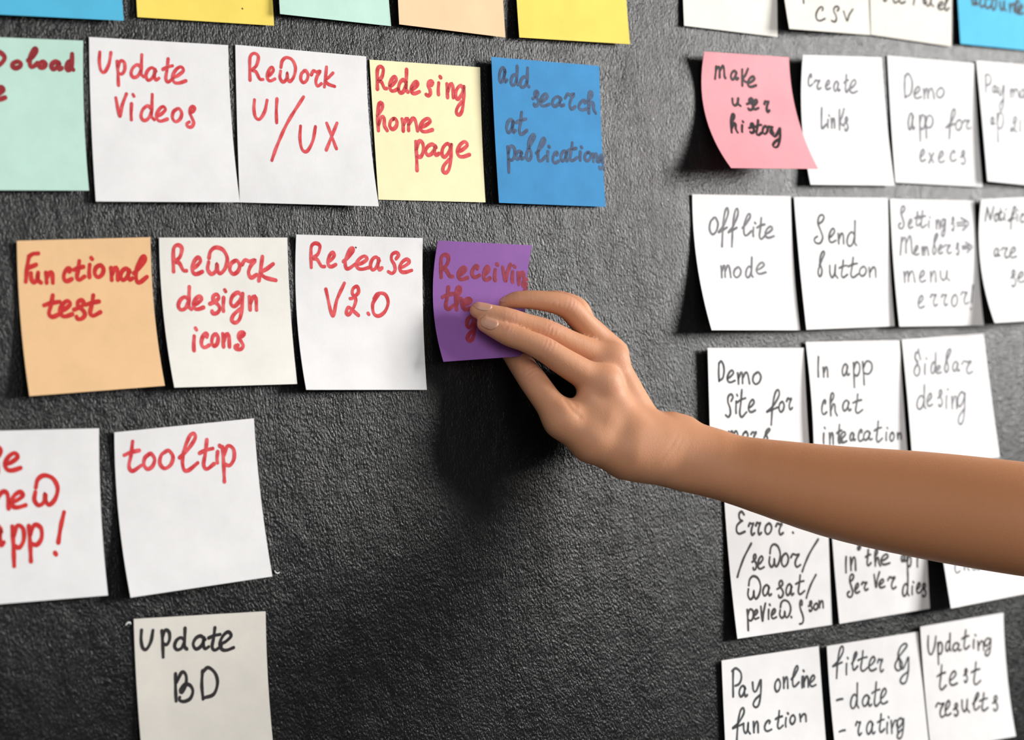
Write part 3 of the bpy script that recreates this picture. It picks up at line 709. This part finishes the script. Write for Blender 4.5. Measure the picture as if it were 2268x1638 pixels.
disp = np.zeros(len(V)); flush = np.zeros(len(V))
def crease(joint, nxt, prv, amp, waves, half):
    ax = (nxt - prv)[:3]; ax = ax / np.linalg.norm(ax)
    dd = DORSAL - ax * (DORSAL @ ax); dd /= np.linalg.norm(dd)
    r = joint[3]
    q = V - joint[:3]
    near = (q**2).sum(1) < (r * 2.6)**2
    s = q @ ax
    fac = np.clip((N_ @ dd) * 1.6 - 0.35, 0, 1) * near
    side = q @ np.cross(ax, dd)
    bow = s + 0.10 * side**2 / r * np.sign(s + 1e-6)
    env = np.exp(-(s / half)**2)
    disp[:] += -amp * fac * env * (0.5 + 0.5 * np.cos(bow * 2 * np.pi / waves)) + fac * 0.30 * np.exp(-(s / (half * 1.2))**2)
    flush[:] = np.maximum(flush, fac * np.exp(-(s / (half * 1.5))**2) * 0.5)
for ch in (INDEX, MIDDLE, RING):
    crease(ch[2], ch[3], ch[1], 0.36, 2.3, 3.4)
    crease(ch[4], ch[5], ch[3], 0.28, 1.9, 2.0)
crease(THUMB[2], THUMB[3], THUMB[1], 0.45, 2.6, 3.6)
for ch in (INDEX, MIDDLE, RING, PINKY, THUMB):
    dq = np.linalg.norm(V - ch[-1][:3], axis=1)
    flush = np.maximum(flush, np.clip(1.6 - dq / 8.0, 0, 1) * 0.4)
for k in (INDEX[0], MIDDLE[0], RING[0]):
    flush = np.maximum(flush, np.exp(-(np.linalg.norm(V - k[:3], axis=1) / 13)**2) * 0.4)
def groove(pts, amp, width):
    """a fine skin line through surface points seen from the front"""
    Q = V * 1e-3 - CAM
    z = Q @ C_FWD
    sx = W / 2 + FPX * (Q @ C_RIGHT) / z; sy = H / 2 + FPX * (Q @ C_DOWN) / z
    facing = np.clip((N_ @ VIEW) * 2, 0, 1)
    best = np.full(len(V), 1e9)
    for (x0, y0), (x1, y1) in zip(pts, pts[1:]):
        L2 = (x1 - x0)**2 + (y1 - y0)**2
        t = np.clip(((sx - x0) * (x1 - x0) + (sy - y0) * (y1 - y0)) / L2, 0, 1)
        best = np.minimum(best, np.hypot(sx - x0 - t * (x1 - x0), sy - y0 - t * (y1 - y0)))
    disp[:] -= amp * facing * np.exp(-(best / width)**2)
groove([(1500, 966), (1484, 992), (1462, 1018), (1440, 1034)], 0.14, 4)
groove([(1510, 972), (1496, 1000), (1474, 1026)], 0.12, 4)
groove([(1252, 884), (1266, 906), (1284, 922)], 0.5, 5)
groove([(1262, 880), (1276, 900)], 0.35, 4)
groove([(1225, 855), (1215, 862), (1196, 868)], 0.25, 4)
V = V + N_ * disp[:, None]
V = smooth(V, 1, 0.35)

# the person: an arm reaching in from the right
skin = skin_material()
person = bpy.data.objects.new('person', None)
col.objects.link(person)
person.empty_display_size = 0.1
tag(person, 'bare tanned arm of a person reaching in from the right, fingers pressing the purple note', 'person')
arm = mesh_obj('arm_and_hand', V * 1e-3, F.tolist(), skin, person)
at_layer = arm.data.attributes.new('flush', 'FLOAT', 'POINT')
at_layer.data.foreach_set('value', flush.astype(np.float32))
forearm_tone = np.clip((V[:, 0] - FORE[0][0][0] + 12) / 70, 0, 1)
forearm_layer = arm.data.attributes.new('tan', 'FLOAT', 'POINT')
forearm_layer.data.foreach_set('value', (forearm_tone * forearm_tone * (3 - 2 * forearm_tone)).astype(np.float32))

def nail_material():
    mt, nt, b = new_mat('fingernail')
    b.inputs['Base Color'].default_value = (0.56, 0.29, 0.195, 1)
    b.inputs['Roughness'].default_value = 0.45
    b.inputs['Subsurface Weight'].default_value = 0.2
    b.inputs['Subsurface Radius'].default_value = (1.0, 0.4, 0.2)
    b.inputs['Subsurface Scale'].default_value = 0.002
    return mt
nail_mat = nail_material()
def fingernail(dip, tip, dorsal, back, front, spread):
    ax = (tip - dip)[:3]; ax /= np.linalg.norm(ax)
    dd = dorsal - ax * (dorsal @ ax); dd /= np.linalg.norm(dd)
    sd = np.cross(ax, dd)
    nu, nv = 14, 12
    top, bot = [], []
    for j in range(nv + 1):
        v = j / nv
        for i in range(nu + 1):
            u = -1 + 2 * i / nu
            w = spread * (0.86 + 0.14 * math.sin(v * math.pi * 0.9))
            # rounded cuticle and a softly rounded free edge
            vv = back + (front - back) * v
            vv += (0.22 * (front - back)) * (u * u) * (1 - v) - (0.20 * (front - back)) * (u * u) * v
            c = tip[:3] + ax * (vv * tip[3])
            dirv = dd * math.cos(u * w) + sd * math.sin(u * w)
            t = np.linspace(0.2, 2.2, 160)[:, None] * tip[3]
            s = sample(c + dirv * t)
            hit = np.argmax(s > 0)
            p = c + dirv * min(float(t[hit, 0]), tip[3] * 1.13 + 0.25 * max(0.0, -vv))
            k = 0.28 - 0.22 * abs(u)**3 - (0.18 if j == 0 else 0)
            top.append(p + dirv * max(k, 0.03)); bot.append(p - dirv * 0.5)
    Vn = top + bot
    n1 = nu + 1; off = len(top)
    Fn = []
    for j in range(nv):
        for i in range(nu):
            a = j * n1 + i
            Fn.append((a, a + 1, a + n1 + 1, a + n1))
            Fn.append((off + a, off + a + n1, off + a + n1 + 1, off + a + 1))
    for i in range(nu):
        for a, b in ((i, i + 1), (nv * n1 + i + 1, nv * n1 + i)):
            Fn.append((b, a, off + a, off + b))
    for j in range(nv):
        for a, b in (((j + 1) * n1, j * n1), (j * n1 + nu, (j + 1) * n1 + nu)):
            Fn.append((b, a, off + a, off + b))
    o = mesh_obj('fingernail', np.array(Vn) * 1e-3, Fn, nail_mat, person)
    o['label'] = 'short unpolished fingernail'
    return o
fingernail(INDEX[4], INDEX[5], DORSAL, -1.45, 0.78, 0.92)
fingernail(MIDDLE[4], MIDDLE[5], VIEW * 0.6 + UP * 0.65, -1.45, 0.78, 0.80)
fingernail(RING[4], RING[5], VIEW * 0.5 + UP * 0.8, -1.3, 0.6, 0.9)
